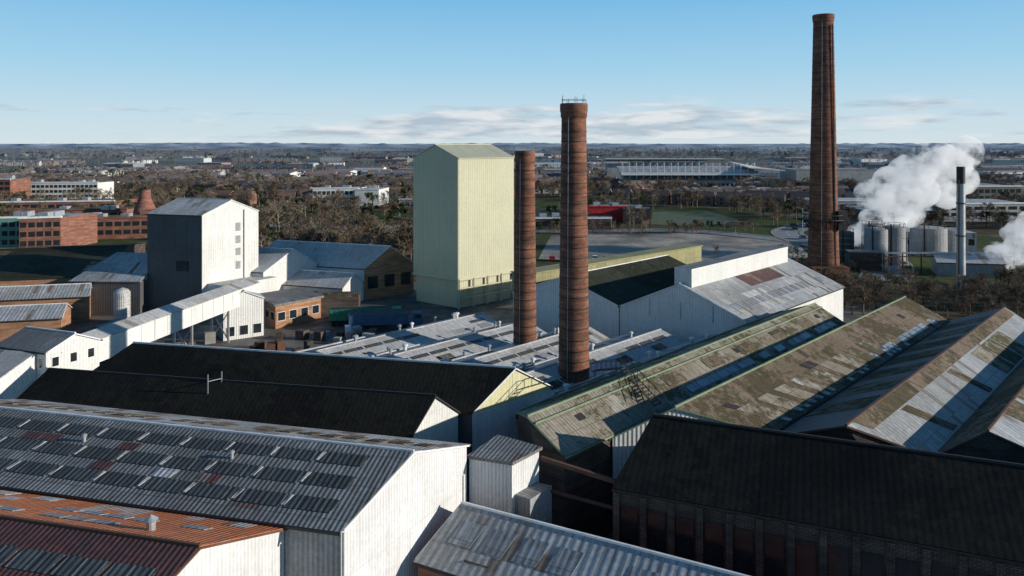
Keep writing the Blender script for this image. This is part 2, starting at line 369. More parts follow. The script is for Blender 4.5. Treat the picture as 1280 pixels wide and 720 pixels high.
for k in range(25):
    f=k/24; a=CT(-51,66); c2=CT(-39.5,61); A=Vector((a[0],a[1],9.6)); C=Vector((c2[0],c2[1],9.9)); Mm=(A+C)/2+Vector((0,0,1.9))
    p=A.lerp(Mm,f*2) if f<.5 else Mm.lerp(C,f*2-1); b.beam('stair_treads',p,p+Vector((DX*1.1,DY*1.1,0)),.1,'iron')
b.done()

b=B('mossy_roof_shed')
S1,S2=bay(b,-39.7,-35.7,-29.9,54.5,58.6,65.4,125,8.6,11.2,'brickdark','skytint_glass','moss2',gab='whitewall2',cap='greenpaint')
row(b,'green_sheets',S2,.05,.6,.45,.9,9,.35,.05,'moss')
row(b,'slipped_sheets',S2,.06,.7,.88,.97,23,.55,.12,'pale',skip=.35,jit=.015)
row(b,'rooflights',S2,.5,.98,.72,.88,13,.1,.05,'skytint_glass',skip=.25)
row(b,'dark_hole_panels',S2,.05,.95,.3,.45,40,.3,.055,'iron',skip=.88)  # same dark slabs painted in place of shaded openings
b.done()
b=B('glazed_roof_shed')
S1,S2=bay(b,-29.7,-23,-18.1,65.5,64.8,70.7,127,8.3,11.2,'brickdark','darkwall','bluegrey',gab='brickdark',cap='rustiron')  # left slope coloured dark to carry the shade on it
row(b,'brown_sheets',S2,.02,.99,.0,.25,12,.04,.05,'moss2')
row(b,'brown_sheets',S2,.55,.8,.3,.95,3,.1,.05,'moss')
row(b,'brown_sheets',S2,.1,.55,.28,.95,14,.1,.03,'moss2',skip=.8)
row(b,'brown_sheets',S1,.1,.95,.1,.9,7,.4,.04,'moss2')
b.done()
b=B('glazed_roof_shed')
S1,S2=bay(b,-17.9,-14.3,-9.1,70.7,72.6,76,130,8.3,10.9,'brickdark','moss2','bluegrey',gab='brickdark',cap='rustiron')
row(b,'brown_sheets',S2,.1,.9,.0,.3,8,.2,.05,'moss2')
b.done()
b=B('glazed_roof_shed')
bay(b,-8.9,-5,.4,66,66,66,130,8.3,10.9,'brickdark','moss','moss2',gab='brickdark',cap='rustiron'); b.done()
b=B('glazed_roof_shed')
bay(b,.6,5,10,66,66,66,128,8.3,10.9,'brickdark','moss2','bluegrey',gab='brickdark',cap='rustiron'); b.done()

b=B('white_gabled_works')
E1=(17.4,119.7);Rg=(25.8,114.3);E2=(34.5,108.9);D=(26,27)
S1,S2=gable(b,E1,Rg,E2,add2(E1,D),add2(Rg,D),add2(E2,D),8.8,13.4,'whitewall2','green','bluegrey',gab='whitewall2')
row(b,'rust_patches',S2,.38,.72,.15,.42,5,.08,.04,'maroon',skip=.1)
row(b,'roof_patches',S2,.05,.95,.5,.9,20,.1,.03,'light',skip=.6)
row(b,'rooflights',S2,.05,.95,.62,.76,16,.3,.04,'sky_b',skip=.2)
row(b,'rooflights',S1,.05,.95,.3,.6,8,.3,.06,'sky_l',skip=.3)
m0=(25.8+.6,114.3+.6); dd=(24,25); px,py=1.1,-1.0
b.prism('ridge_monitor',[(m0[0]-px,m0[1]-py),(m0[0]+px,m0[1]+py),(m0[0]+px+dd[0],m0[1]+py+dd[1]),(m0[0]-px+dd[0],m0[1]-py+dd[1])],12.,15.7,'whitewall2','grey')
for f in (.25,.5,.75): b.beam('pipes',(17.4+17*f,119.7-10.8*f,10.6),(17.4+17*f,119.7-10.8*f,8),.15,'steel')
b.done()
b=B('white_gabled_works')
E1=(.2,130.5);Rg=(8.8,125.1);E2=(17.2,119.9);D=(22,22.8)
S1,S2=gable(b,E1,Rg,E2,add2(E1,D),add2(Rg,D),add2(E2,D),8.8,12.6,'whitewall2','light','green',gab='whitewall2')
b.done()
b=B('olive_conveyor_gallery')
A=(0,134.5);C=(41,172); w=(2.2,-2.4)
b.prism('body',[A,C,add2(C,w),add2(A,w)],7.6,11.6,'olive')
b.prism('roof',[add2(A,(-.3,.3)),add2(C,(-.3,.3)),add2(C,(2.5,-2.7)),add2(A,(2.5,-2.7))],11.6,11.8,'olive')
for k in range(9):
    p=add2(A,(41,37.5),(k+.5)/9); b.prism('legs',[add2(p,(0.2,0)),add2(p,(.7,0)),add2(p,(.7,.5)),add2(p,(.2,.5))],0,7.6,'iron')
b.done()

# ------------------------------------------------------------------ silo
b=B('glass_batch_tower')
G0=(-21.9,165.2);G1=(-11.3,157.0);D=(11.7,10.8);mid=((G0[0]+G1[0])/2,(G0[1]+G1[1])/2)
S1,S2=gable(b,G0,mid,G1,add2(G0,D),add2(mid,D),add2(G1,D),31.8,34.6,'silo','siloroof','siloroof',gab='silo',cap='siloroof',zb=6.2,over=.15,gutter='silo')
b.prism('base',[(G0[0]+.7,G0[1]+.1),(G1[0],G1[1]+.8),(G1[0]+D[0]-.7,G1[1]+D[1]),(G0[0]+D[0],G0[1]+D[1]-.8)],0,6.2,'silo')
for z in (6.1,):
    b.beam('ledge',(G0[0],G0[1],z),(G1[0],G1[1],z),.5,'silo'); b.beam('ledge',(G1[0],G1[1],z),(G1[0]+D[0],G1[1]+D[1],z),.5,'silo')
for k in range(5):
    f=k/4; p=(G1[0]+D[0]*f+.1,G1[1]+D[1]*f-.1); b.beam('base_columns',(p[0],p[1],0),(p[0],p[1],6.2),.45,'silo')
for z in (2.2,4.2): b.beam('base_rails',(G1[0]+.1,G1[1]-.1,z),(G1[0]+D[0]+.1,G1[1]+D[1]-.1,z),.3,'silo')
b.beam('downpipe',(G1[0]-.1,G1[1]-.1,0),(G1[0]-.1,G1[1]-.1,31.7),.25,'siloroof')
b.done()

# ------------------------------------------------------------------ white tower with shaded flank
b=B('white_processing_tower')
E1=(-62.5,150);E2=(-54.7,160.5);Rg=(-58.6,155.3);D=(-12.8,3.6)
S1,S2=gable(b,E1,Rg,E2,add2(E1,D),add2(Rg,D),add2(E2,D),20.4,23.1,'darkwall','light','light',gab='whitewall2',over=.2)  # side walls coloured dark for the flank in shade, gable stays white
d=Vector((7.8,10.5,0)).normalized(); n=Vector((d.y,-d.x,0)); base=Vector((-62.5,150,0))
for s0,z0,z1 in ((7.6,11.5,13.),(7.6,14,15.6),(7.6,16.6,18.3),(7.6,8.6,10.2)):
    q=[base+d*s0+n*.06+Vector((0,0,z0)),base+d*(s0+1.1)+n*.06+Vector((0,0,z0)),base+d*(s0+1.1)+n*.06+Vector((0,0,z1)),base+d*s0+n*.06+Vector((0,0,z1))]
    b.slab('louvres',q,.08,'greywall')
b.beam('drainpipe',base+d*9.5+n*.1,base+d*9.5+n*.1+Vector((0,0,21)),.2,'steel')
b.prism('dark_windows',[(-68.4,151.5),(-65.6,150.75),(-65.55,150.95),(-68.35,151.7)],9,11,'glass')
b.done()
b=B('tower_side_shed')
gable(b,(-53,158.6),(-48.5,164.5),(-44.5,170),(-66,162),(-62,168),(-58,174),7.5,11.5,'whitewall2','light','light')
b.prism('leanto',[(-62,151),(-54,161.5),(-50,158.5),(-57,148.5)],0,6.5,'whitewall2','light')
b.done()
b=B('lean_to_shed')
q=[Vector(p) for p in ((-90,151,7.0),(-75.2,150.5,7.0),(-75.2,160,11.3),(-86,162,11.3))]
b.slab('roof',q,.2,'bluegrey')
b.prism('walls',[(-89.6,151.3),(-75.4,150.8),(-75.4,159.8),(-86,161.6)],0,6.9,'darkwall')
b.done()

b=B('brick_gabled_warehouse')
E1=(-33,166);Rg=(-28,170);E2=(-23,174);D=(-29,10)
S1,S2=gable(b,E1,Rg,E2,add2(E1,D),add2(Rg,D),add2(E2,D),7,11.4,'whitewall2','light','bluegrey',gab='brickor',cap='white')
windows(b,'windows',E1,E2,1.2,6.2,3,1,frame='brickor')
b.done()
b=B('white_low_shed')
E1=(-36,158);Rg=(-34.5,162);E2=(-33.2,165.6);D=(-20,6.5)
S1,S2=gable(b,E1,Rg,E2,add2(E1,D),add2(Rg,D),add2(E2,D),4.2,6.6,'whitewall2','light','light',gab='whitewall2')
b.prism('doors',[(-44,160.3),(-41.5,159.5),(-41.55,159.4),(-44.05,160.2)],0,3.2,'iron')
b.done()
b=B('brick_gatehouse')
b.prism('walls',[(-44.5,140),(-38,148),(-44.5,156.3),(-51.5,149)],0,4.3,'brickor')
b.prism('roof',[(-44.5,139.4),(-37.4,148),(-44.5,156.9),(-52.1,149)],4.3,4.7,'grey')
windows(b,'windows',(-44.5,140),(-38,148),.8,3.6,4,1)
windows(b,'side_windows',(-51.5,149),(-44.5,140),.8,3.6,4,1)
b.prism('extension',[(-38.3,149),(-31,150.5),(-32,157),(-41,156)],0,3.8,'brickdark','moss2')
b.done()

# ------------------------------------------------------------------ conveyor gallery
b=B('white_conveyor_gallery')
A=Vector((-49.5,140,5.8));C=Vector((-58.3,93,5.8)); ax=(C-A).normalized(); sd=Vector((-ax.y,ax.x,0))
if sd.x<0: sd=-sd
w=2.1
def PT(f,s,z): p=A.lerp(C,f)+sd*s; return (p.x,p.y,z)
b.face('side_wall',[PT(1,w,5.8),PT(0,w,5.8),PT(0,w,8.9),PT(1,w,8.9)],'whitewall2')
b.face('side_wall',[PT(0,-w,5.8),PT(1,-w,5.8),PT(1,-w,8.9),PT(0,-w,8.9)],'whitewall2')
b.face('underside',[PT(0,-w,5.8),PT(0,w,5.8),PT(1,w,5.8),PT(1,-w,5.8)],'greywall')
b.slab('roof',[PT(1,w+.2,8.95),PT(0,w+.2,8.95),PT(0,0,9.7),PT(1,0,9.7)],.12,'light')
b.slab('roof',[PT(1,0,9.7),PT(0,0,9.7),PT(0,-w-.2,8.95),PT(1,-w-.2,8.95)],.12,'light')
b.face('ends',[PT(1,-w,5.8),PT(1,w,5.8),PT(1,w,8.9),PT(1,0,9.6),PT(1,-w,8.9)],'whitewall2')
b.face('ends',[PT(0,w,5.8),PT(0,-w,5.8),PT(0,-w,8.9),PT(0,0,9.6),PT(0,w,8.9)],'whitewall2')
for f in (.2,.42,.64,.86):
    for s in (-1.6,1.6):
        b.beam('trestle_legs',PT(f,s,0),PT(f,s,5.8),.3,'steel')
    b.beam('trestle_brace',PT(f,-1.6,.5),PT(f,1.6,5.4),.15,'steel'); b.beam('trestle_brace',PT(f,1.6,.5),PT(f,-1.6,5.4),.15,'steel')
for f in [i/16 for i in range(1,16)]: b.beam('wall_ribs',PT(f,w+.03,5.9),PT(f,w+.03,8.8),.08,'whitewall')
b.done()
b=B('transfer_house')
gable(b,(-51,131.5),(-48,133.5),(-45.2,135.5),(-54,136),(-51,138.2),(-48,140.3),6.8,8.4,'conc','light','light',gab='whitewall2')
windows(b,'door',(-51,131.5),(-45.2,135.5),0,3,3,1)
b.done()
b=B('white_transfer_tower')
gable(b,(-57,91),(-55.3,94),(-53.8,97),(-65,94),(-63.3,97),(-61.5,100),9.4,10.9,'whitewall2','grey','light',gab='whitewall2')
windows(b,'windows',(-57,91),(-53.8,97),7.,9.,3,1,fx=.35)
windows(b,'side_windows',(-62.4,93),(-57,91),7,9,3,1,fx=.3)
b.slab('sloping_gallery_roof',[(-66,83,5.5),(-61.5,82,5.5),(-58.5,91.5,9.3),(-63,92.5,9.3)],.2,'light')
b.face('sloping_gallery_side',[(-61.5,82,2.5),(-58.5,91.5,6),(-58.5,91.5,9.2),(-61.5,82,5.3)],'whitewall2')
b.done()
b=B('white_storage_tank')
b.rev('shell',-76,145,[(1.5,0),(1.5,5.9),(1.55,5.9),(1.1,6.5),(.0,6.9)],24,'light')
for z in (1.8,3.6,5.2): b.rev('rings',-76,145,[(1.58,z),(1.58,z+.12)],24,'steel',cap=False)
b.done(smooth=('shell',))
b=B('old_works_shed')
E1=(-86.5,157);Rg=(-94,182);E2=(-102,207);D=(-75,-18)
S1,S2=gable(b,E1,Rg,E2,add2(E1,D),add2(Rg,D),add2(E2,D),7,10,'brickor','green','green',gab='brickdark',cap='moss2')
row(b,'roof_patches',S1,.0,.95,.1,.5,9,.5,.05,'moss2',skip=.3); row(b,'roof_patches',S1,.0,.95,.55,.9,9,.4,.05,'moss',skip=.6)
windows(b,'windows',add2(E1,D),E1,1.5,5.8,14,1)
b.done()
b=B('brick_yard_building')
gable(b,(-80,132),(-81.5,136),(-83,140),(-112,124),(-113.5,128),(-115,132),4,5.6,'brickor','bluegrey','bluegrey',gab='brickor'); b.done()
b=B('brick_yard_building')
gable(b,(-83,146),(-84.5,149),(-86,152),(-104,141),(-105.5,144),(-107,147),5,6.8,'brickor','bluegrey','moss2',gab='brickor'); b.done()
b=B('yard_store')
b.prism('walls',[(-72,128),(-64,127),(-63,132),(-71,134)],0,3.4,'brickdark','grey'); windows(b,'windows',(-72,128),(-64,127),.8,2.9,4,1); b.done()

# ------------------------------------------------------------------ chimneys
def chimney(name,x,y,prof,H,bandstep,capd,extras=None,z0=0):
    b=B(name)
    b.rev('shaft',x,y,prof,40,'chim',cap=False)
    rt=prof[-1][0]
    def rad(z):
        for i in range(len(prof)-1):
            if prof[i][1]<=z<=prof[i+1][1]:
                f=(z-prof[i][1])/(prof[i+1][1]-prof[i][1]); return prof[i][0]*(1-f)+prof[i+1][0]*f
        return rt
    z=2.
    while z<H-2.5:
        r=rad(z)+.05; b.rev('iron_bands',x,y,[(r-.06,z),(r,z),(r-.0,z+.13),(r-.06,z+.13)],40,'iron',cap=False); z+=bandstep*U(.85,1.15)
    b.rev('crown',x,y,[(rt,H-1.9),(rt+capd*.6,H-1.6),(rt+capd*.6,H-1.2),(rt+capd,H-.9),(rt+capd,H-.2),(rt+capd*.7,H),(rt-.35,H),(rt-.35,H-3)],40,'chim',cap=False)
    b.rev('flue',x,y,[(rt-.4,H-2.6),(0,H-2.6)],24,'iron',cap=False)
    b.beam('lightning_conductor',(x-rad(2)*.5,y-rad(2)*.9,1),(x-rt*.5,y-rt*.9,H),.07,'steel')
    if extras: extras(b,rad)
    b.done(smooth=('shaft',))
def ex1(b,rad):
    for k in range(9):
        a=k*2*math.pi/9; b.beam('aerials',(7.65+1.5*math.cos(a),92+1.5*math.sin(a),39.8),(7.65+1.5*math.cos(a),92+1.5*math.sin(a),40.4+.25*(k%3)),.05,'iron')
    b.rev('guard_ring',7.65,92,[(1.5,40.3),(1.5,40.36)],24,'iron',cap=False)
chimney('brick_chimney',7.65,92,[(2.0,0),(1.9,7),(1.75,20),(1.58,33),(1.52,39)],39.9,1.25,.2,ex1)
chimney('brick_chimney',1.85,106,[(1.75,0),(1.66,7),(1.5,22),(1.36,33.5)],33.9,1.2,.12)
def ex2(b,rad):
    for z in (16.2,):
        r=rad(z); b.rev('platform',77,184,[(r,z),(r+1.6,z),(r+1.6,z+.2),(r,z+.2)],28,'iron',cap=False)
        b.rev('rail',77,184,[(r+1.55,z+1.2),(r+1.55,z+1.35)],28,'iron',cap=False)
        for k in range(14):
            a=k*2*math.pi/14; p=(77+(r+1.55)*math.cos(a),184+(r+1.55)*math.sin(a)); b.beam('posts',(p[0],p[1],z-1.2),(p[0],p[1],z+1.3),.12,'iron')
            b.beam('brackets',(77+r*math.cos(a),184+r*math.sin(a),z-2.2),(p[0],p[1],z),.15,'iron')
    b.box('duct',(77+3.3,181.5,14),(2.2,2.2,4.5),0,'iron')
    b.beam('ladder',(78.6,180.6,0),(78.2,181.6,64),.25,'iron')
    b.prism('plinth',[(72.5,179.5),(81.5,179.5),(81.5,188.5),(72.5,188.5)],0,5,'chim')
chimney('brick_chimney',77,184,[(3.9,0),(3.6,8),(3.25,22),(2.75,45),(2.35,65)],66.7,1.6,.22,ex2)

b=B('steel_flue_stack')
b.rev('shaft',111,184,[(1.1,0),(1.0,8),(.95,25)],24,'steel',cap=False)
b.rev('dark_tip',111,184,[(.97,25),(.97,29.2),(.8,29.2),(.8,27)],24,'iron',cap=False)
b.rev('flanges',111,184,[(1.12,12),(1.12,12.3)],24,'iron',cap=False); b.rev('flanges',111,184,[(1.1,20),(1.1,20.3)],24,'iron',cap=False)
b.beam('ladder',(110,183.2,0),(110.1,183.2,26),.25,'iron')
b.done(smooth=('shaft',))

# ------------------------------------------------------------------ chemical plant
def tank(x,y,r,h,mat='steel',dome=.2):
    b=B('process_tank')
    b.rev('shell',x,y,[(r,0),(r,h),(r*.6,h+r*dome*.7),(0,h+r*dome)],32,mat)
    for k in range(1,5): b.rev('bands',x,y,[(r+.05,h*k/5),(r+.05,h*k/5+.2)],32,'greywall',cap=False)
    b.rev('handrail',x,y,[(r-.1,h+1.0),(r-.1,h+1.1)],32,'iron',cap=False)
    for k in range(12):
        a=k*math.pi/6; b.beam('posts',(x+(r-.1)*math.cos(a),y+(r-.1)*math.sin(a),h),(x+(r-.1)*math.cos(a),y+(r-.1)*math.sin(a),h+1.1),.08,'iron')
    b.beam('ladder',(x-r*.7,y-r*.8,0),(x-r*.7,y-r*.8,h+1),.3,'iron')
    b.done()
tank(104.2,213,3.1,10.4,'greywall'); tank(110.4,215,3.0,10.8,'greywall'); tank(107,221,3,11,'greywall'); tank(131,234,5.2,8.5,'greywall',.1); tank(141,241,4.4,7.2,'greywall',.1)
tank(99.5,222,2.4,8.5,'darkwall')
b=B('plant_building')
gable(b,(112,196),(114,201),(116,206),(128,193),(130,198),(132,203),3.6,5.4,'greywall','light','light')
b.prism('substation',[(93,205),(101,203),(102,208),(94,210)],0,5,'brickdark','grey')
for k in range(8):
    x=100+k*5; b.beam('pipe_rack_legs',(x,200,0),(x,200,5.5),.25,'iron')
b.beam('pipe_rack',(100,200,5.5),(136,200,5.5),.4,'steel'); b.beam('pipe_rack',(100,200,4.5),(136,200,4.5),.3,'rustiron')
b.done()
b=B('plant_building')
b.prism('walls',[(118,246),(150,240),(153,256),(121,262)],0,6,'bluegrey','light'); windows(b,'windows',(118,246),(150,240),1,5,10,1); b.done()

# ------------------------------------------------------------------ steam
def steam(name,path,dens,vs,seed):
    import bmesh
    random.seed(seed)
    bm=bmesh.new()
    pts=[]
    for i in range(len(path)-1):
        p,q=path[i],path[i+1]
        n=6
        for k in range(n):
            f=k/n; pts.append([p[j]*(1-f)+q[j]*f for j in range(4)])
    pts.append(list(path[-1]))
    from mathutils import Matrix
    for p in pts:
        for _ in range(4):
            r=p[3]; o=Vector((U(-1,1),U(-1,1),U(-1,1)))*r*.7
            bmesh.ops.create_icosphere(bm,subdivisions=2,radius=r*U(.35,.8),matrix=Matrix.Translation(Vector(p[:3])+o))
    me=bpy.data.meshes.new(name); bm.to_mesh(me); bm.free()
    o=bpy.data.objects.new(name,me); sc.collection.objects.link(o)
    rm=o.modifiers.new('r','REMESH'); rm.mode='VOXEL'; rm.voxel_size=.6
    m=bpy.data.materials.new(name+'_vapour'); m.use_nodes=True; nt=m.node_tree
    for n in list(nt.nodes): nt.nodes.remove(n)
    out=nt.nodes.new('ShaderNodeOutputMaterial'); pv=nt.nodes.new('ShaderNodeVolumePrincipled')
    g=nt.nodes.new('ShaderNodeNewGeometry')
    nn=nd(nt,'ShaderNodeTexNoise',Vector=g.outputs['Position'],Scale=vs,Detail=3.,Roughness=.62)
    den=rng(nt,nn.outputs[0],.43,.64,0.,dens)
    pv.inputs['Color'].default_value=(.99,.99,.99,1); nt.links.new(den,pv.inputs['Density'])
    pv.inputs['Anisotropy'].default_value=0.
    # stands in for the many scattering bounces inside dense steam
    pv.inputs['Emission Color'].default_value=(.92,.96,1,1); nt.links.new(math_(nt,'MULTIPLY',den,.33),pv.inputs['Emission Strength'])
    nt.links.new(pv.outputs[0],out.inputs['Volume']); me.materials.append(m)
steam('steam_plume',[(103,222,3,2.4),(108,224,10,4.4),(116,226,17,6.6),(126,228,24,7.4),(136,230,30,7.0)],.55,.2,3)
steam('steam_plume',[(124,197,.8,2.4),(130,198,4.5,3.4),(137,199,8.5,4.8),(145,200,12,5.5)],.6,.22,4)
random.seed(21)

# ------------------------------------------------------------------ lorries & cars
def lorry(x,y,ang,bodymat,cabmat):
    b=B('parked_lorry'); ca,sa=math.cos(ang),math.sin(ang)
    def L(px,py,z): return (x+ca*px-sa*py,y+sa*px+ca*py,z)
    def bx(part,px,py,z,sx,sy,sz,mat): c=L(px,py,z); b.box(part,c,(sx,sy,sz),ang,mat)
    bx('trailer_body',0,0,1.15,11,2.5,2.0,bodymat)
    for k in range(12): 
        for s in (-1.28,1.28): bx('body_ribs',-5.3+k*.96,s,1.15,.12,.08,2.,bodymat)
    bx('top_rail',0,1.22,3.15,11.1,.12,.12,cabmat); bx('top_rail',0,-1.22,3.15,11.1,.12,.12,cabmat)
    bx('load',0,0,3.15,10.6,2.2,.1,'iron'); bx('chassis',1,0,.75,13,1.,.35,'iron')
    bx('cab',7.3,0,.7,2.0,2.4,1.5,cabmat); bx('cab_top',7.15,0,2.2,1.7,2.3,1.,cabmat); bx('windscreen',8.02,0,2.2,.08,2.1,.75,'glass')
    bx('side_glass',7.3,1.17,2.2,1.,.06,.65,'glass'); bx('side_glass',7.3,-1.17,2.2,1.,.06,.65,'glass')
    for px in (-4.6,-3.4,-2.2,4.8,7.4):
        for s in (-1.05,1.05):
            c=Vector(L(px,s,.5)); dx=Vector((ca,sa,0)); n=Vector((-sa,ca,0))*.16
            ring=[c+dx*.5*math.cos(t*math.pi/8)+Vector((0,0,.5*math.sin(t*math.pi/8))) for t in range(16)]
            b.face('wheels',[p-n for p in ring],'rubber'); b.face('wheels',[p+n for p in ring[::-1]],'rubber')
            for i in range(16): b.face('wheels',[ring[i]-n,ring[i]+n,ring[(i+1)%16]+n,ring[(i+1)%16]-n],'rubber')
    b.done()
lorry(-29.5,143.5,.12,'truckgreen','truckgreen'); lorry(-25,139.5,.14,'truckblue','truckblue')

carcols=['white','redp','truckblue','steel','iron','greywall']
def carmesh():
    vs=[];fs=[];mi=[]
    prof=[(-2.1,.35),(-2.15,.8),(-1.9,.95),(-1.3,1.42),(.4,1.45),(1.1,.98),(2.0,.85),(2.15,.6),(2.1,.35)]
    for s in (-.85,.85):
        for p in prof: vs.append((p[0],s*(.82 if p[1]>1.2 else 1),p[1]))
    n=len(prof)
    for i in range(n-1): fs.append((i,i+1,n+i+1,n+i)); mi.append(1 if i in (2,4) else 0)
    fs.append(tuple(range(n))[::-1]); mi.append(0); fs.append(tuple(range(n,2*n))); mi.append(0)
    for s in (-.83,.83):
        k=len(vs); vs+=[(-1.5,s,.98),(-1.15,s*.93,1.35),(.35,s*.93,1.38),(.9,s,.98)]; fs.append((k,k+1,k+2,k+3)); mi.append(1)
        for cx in (-1.35,1.35):
            k=len(vs)
            for t in range(12): vs.append((cx+.33*math.cos(t*math.pi/6),s*1.03,.33+.33*math.sin(t*math.pi/6)))
            fs.append(tuple(range(k,k+12))); mi.append(2)
    return vs,fs,mi
CV=carmesh()
def car(x,y,ang,z=.02):
    me=bpy.data.meshes.new('car_body'); me.from_pydata(*[CV[0],[],CV[1]])
    for m in (random.choice(carcols),'glass','rubber'): me.materials.append(M[m])
    me.polygons.foreach_set('material_index',CV[2])
    o=bpy.data.objects.new('parked_car',me); sc.collection.objects.link(o); o.location=(x,y,z); o.rotation_euler=(0,0,ang)

# ------------------------------------------------------------------ distant named buildings
b=B('football_stadium')
x0,x1,sy=84,184,560
b.prism('concourse',[(x0,sy),(x1,sy),(x1,sy+22),(x0,sy+22)],0,7,'greywall','greywall')
windows(b,'glazing',(x0,sy),(x1,sy),1,6.5,30,1,frame=None,fz=.4)
for k in range(20):
    x=x0+(x1-x0)*k/19; b.beam('roof_posts',(x,sy+4,8),(x,sy+4,20.),.45,'white'); b.beam('roof_ties',(x,sy+4,20.),(x,sy+22,16.),.35,'white')
b.slab('stand_roof',[(x0-2,sy-2,12.),(x1+2,sy-2,12.),(x1+2,sy+24,17.),(x0-2,sy+24,17.)],.6,'light')
b.beam('front_fascia',(x0-2,sy-2,11.6),(x1+2,sy-2,11.6),1.2,'white')
b.slab('seating_tier',[(x0,sy+4,7),(x1,sy+4,7),(x1,sy+22,13),(x0,sy+22,13)],.5,'greywall')
b.prism('end_stand',[(x1+3,sy-3),(x1+16,sy-8),(x1+18,sy+52),(x1+5,sy+57)],0,9,'greywall','greywall')
b.slab('end_roof',[(x1-8,sy-8,17),(x1+18,sy-10,15),(x1+22,sy+57,15),(x1-4,sy+59,20)],.6,'whitewall')
b.slab('far_roof',[(x0-2,sy+112,19),(x1+2,sy+112,19),(x1+2,sy+92,21),(x0-2,sy+92,21)],.6,'whitewall')
b.prism('far_stand',[(x0,sy+97),(x1,sy+97),(x1,sy+112),(x0,sy+112)],0,17,'greywall')
b.done()
def hall(name,x0,x1,y,dep,h,wall,roof,win=0,band=None,ang=0):
    b=B(name)
    b.prism('walls',[(x0,y),(x1,y+ang),(x1+2,y+dep+ang),(x0+2,y+dep)],0,h,wall,roof)
    b.prism('parapet',[(x0-.3,y-.3),(x1+.3,y-.3+ang),(x1+.3,y+.4+ang),(x0-.3,y+.4)],h,h+.6,band or 'white')
    if win: windows(b,'windows',(x0,y),(x1,y+ang),1,h-.6,win,max(1,int(h//3.4)),frame=None,fx=.75)
    for k in range(3): b.box('plant_units',(U(x0+4,x1-4),y+dep*U(.3,.7),h),(3,3,1.6),0,'steel')
    b.done()
hall('retail_warehouse',214,276,560,40,15,'greywall','bluegrey',0,'greywall')
hall('retail_warehouse',215,300,430,40,9.5,'darkwall','bluegrey',22,'white',8)
hall('retail_warehouse',118,170,478,20,5.5,'light','light',0)
hall('retail_warehouse',150,205,372,24,6,'greywall','light',12)
hall('retail_warehouse',152,186,320,26,6,'darkwall','bluegrey',8)
hall('retail_warehouse',195,240,340,30,7,'greywall','light',8,'white',5)
hall('office_block',-113,-88,422,16,9.2,'whitewall2','greywall',10,'white',3)
hall('office_block',-88,-74.5,416,22,9.0,'whitewall2','light',0)
hall('office_block',-300,-254,452,15,10.8,'whitewall2','greywall',18,'white',4)
hall('office_block',-318,-290,430,15,14,'brickred','greywall',8)
hall('brick_mill',-243,-192,350,20,7,'brickred','moss2',14,None,9)
hall('glass_office',-172,-159,243,18,10.3,'teal','greywall',6,'white',3)
hall('brick_mill',-159,-148,240,18,10.6,'brickred','bluegrey',5,None,4)
hall('brick_mill',-160,-134,268,14,7.6,'brickred','moss2',9,'brickred',7)
hall('brick_mill',-146,-112,292,14,8.5,'brickred','moss2',11,'brickred',9)
hall('brick_mill',-200,-160,300,16,7.5,'brickred','moss2',12,'brickred',9)
hall('retail_unit',34,52,332,14,6.4,'redp','greywall',0,'redp')
hall('retail_unit',48,60,322,14,6.2,'iron','darkwall',0,'iron')
hall('depot_building',-60,-42,395,16,5,'greywall','light',6)
hall('depot_building',8,40,300,12,4.5,'brickdark','grey',8)
b=B('brick_kiln_cone')
b.rev('cone',-149.5,303,[(4.8,0),(4.7,6),(3.8,9),(2.4,12.5),(2.0,16.2)],24,'brickred',cap=False); b.rev('rim',-149.5,303,[(2.2,16),(2.2,16.5),(1.6,16.5)],24,'brickdark',cap=False)
b.done()

# ------------------------------------------------------------------ ground
m,nt,bs=newmat('ground_mix'); g=nt.nodes.new('ShaderNodeNewGeometry')
def N(scale,det=6.,ro=.6): return nd(nt,'ShaderNodeTexNoise',Vector=g.outputs['Position'],Scale=scale,Detail=det,Roughness=ro).outputs[0]
c=mix(nt,rng(nt,N(.011),.44,.54),(.095,.075,.048),(.065,.085,.034))
c=mix(nt,rng(nt,N(.02),.56,.62),c,(.17,.155,.13))
c=mix(nt,rng(nt,N(.004),.54,.6),c,(.06,.085,.03))
c=mix(nt,1.,c,rng(nt,N(.25,8.),.3,.7,.65,1.3),'MULTIPLY')
c=painted_haze(nt,c)
nt.links.new(c,bs.inputs['Base Color']); bs.inputs['Roughness'].default_value=1; bs.inputs['Specular IOR Level'].default_value=.05
M['ground']=m
def sheetobj(name,pts,mat,z):
    me=bpy.data.meshes.new(name); me.from_pydata([(p[0],p[1],z) for p in pts],[],[tuple(range(len(pts)))]); me.materials.append(M[mat])
    o=bpy.data.objects.new(name,me); sc.collection.objects.link(o); return o
sheetobj('ground',[(-40000,-2000),(40000,-2000),(40000,45000),(-40000,45000)],'ground',0)
def groundmat(name,a,b_,s1=.15,s2=2.,rough=.9,tint=None):
    m,nt,bs=newmat(name); g=nt.nodes.new('ShaderNodeNewGeometry')
    n1=nd(nt,'ShaderNodeTexNoise',Vector=g.outputs['Position'],Scale=s1,Detail=8.,Roughness=.65); n2=nd(nt,'ShaderNodeTexNoise',Vector=g.outputs['Position'],Scale=s2,Detail=6.)
    c=mix(nt,rng(nt,n1.outputs[0],.38,.62),a,b_); c=mix(nt,1.,c,rng(nt,n2.outputs[0],.3,.7,.75,1.2),'MULTIPLY')
    nt.links.new(c,bs.inputs['Base Color']); nt.links.new(rng(nt,n1.outputs[0],.4,.6,rough,rough*.6),bs.inputs['Roughness']); M[name]=m
groundmat('yard_asphalt',(.07,.065,.06),(.17,.155,.135))
groundmat('road_asphalt',(.20,.20,.20),(.27,.27,.26),.05)
groundmat('wasteland_rubble',(.40,.35,.29),(.14,.115,.08),.05,.5)
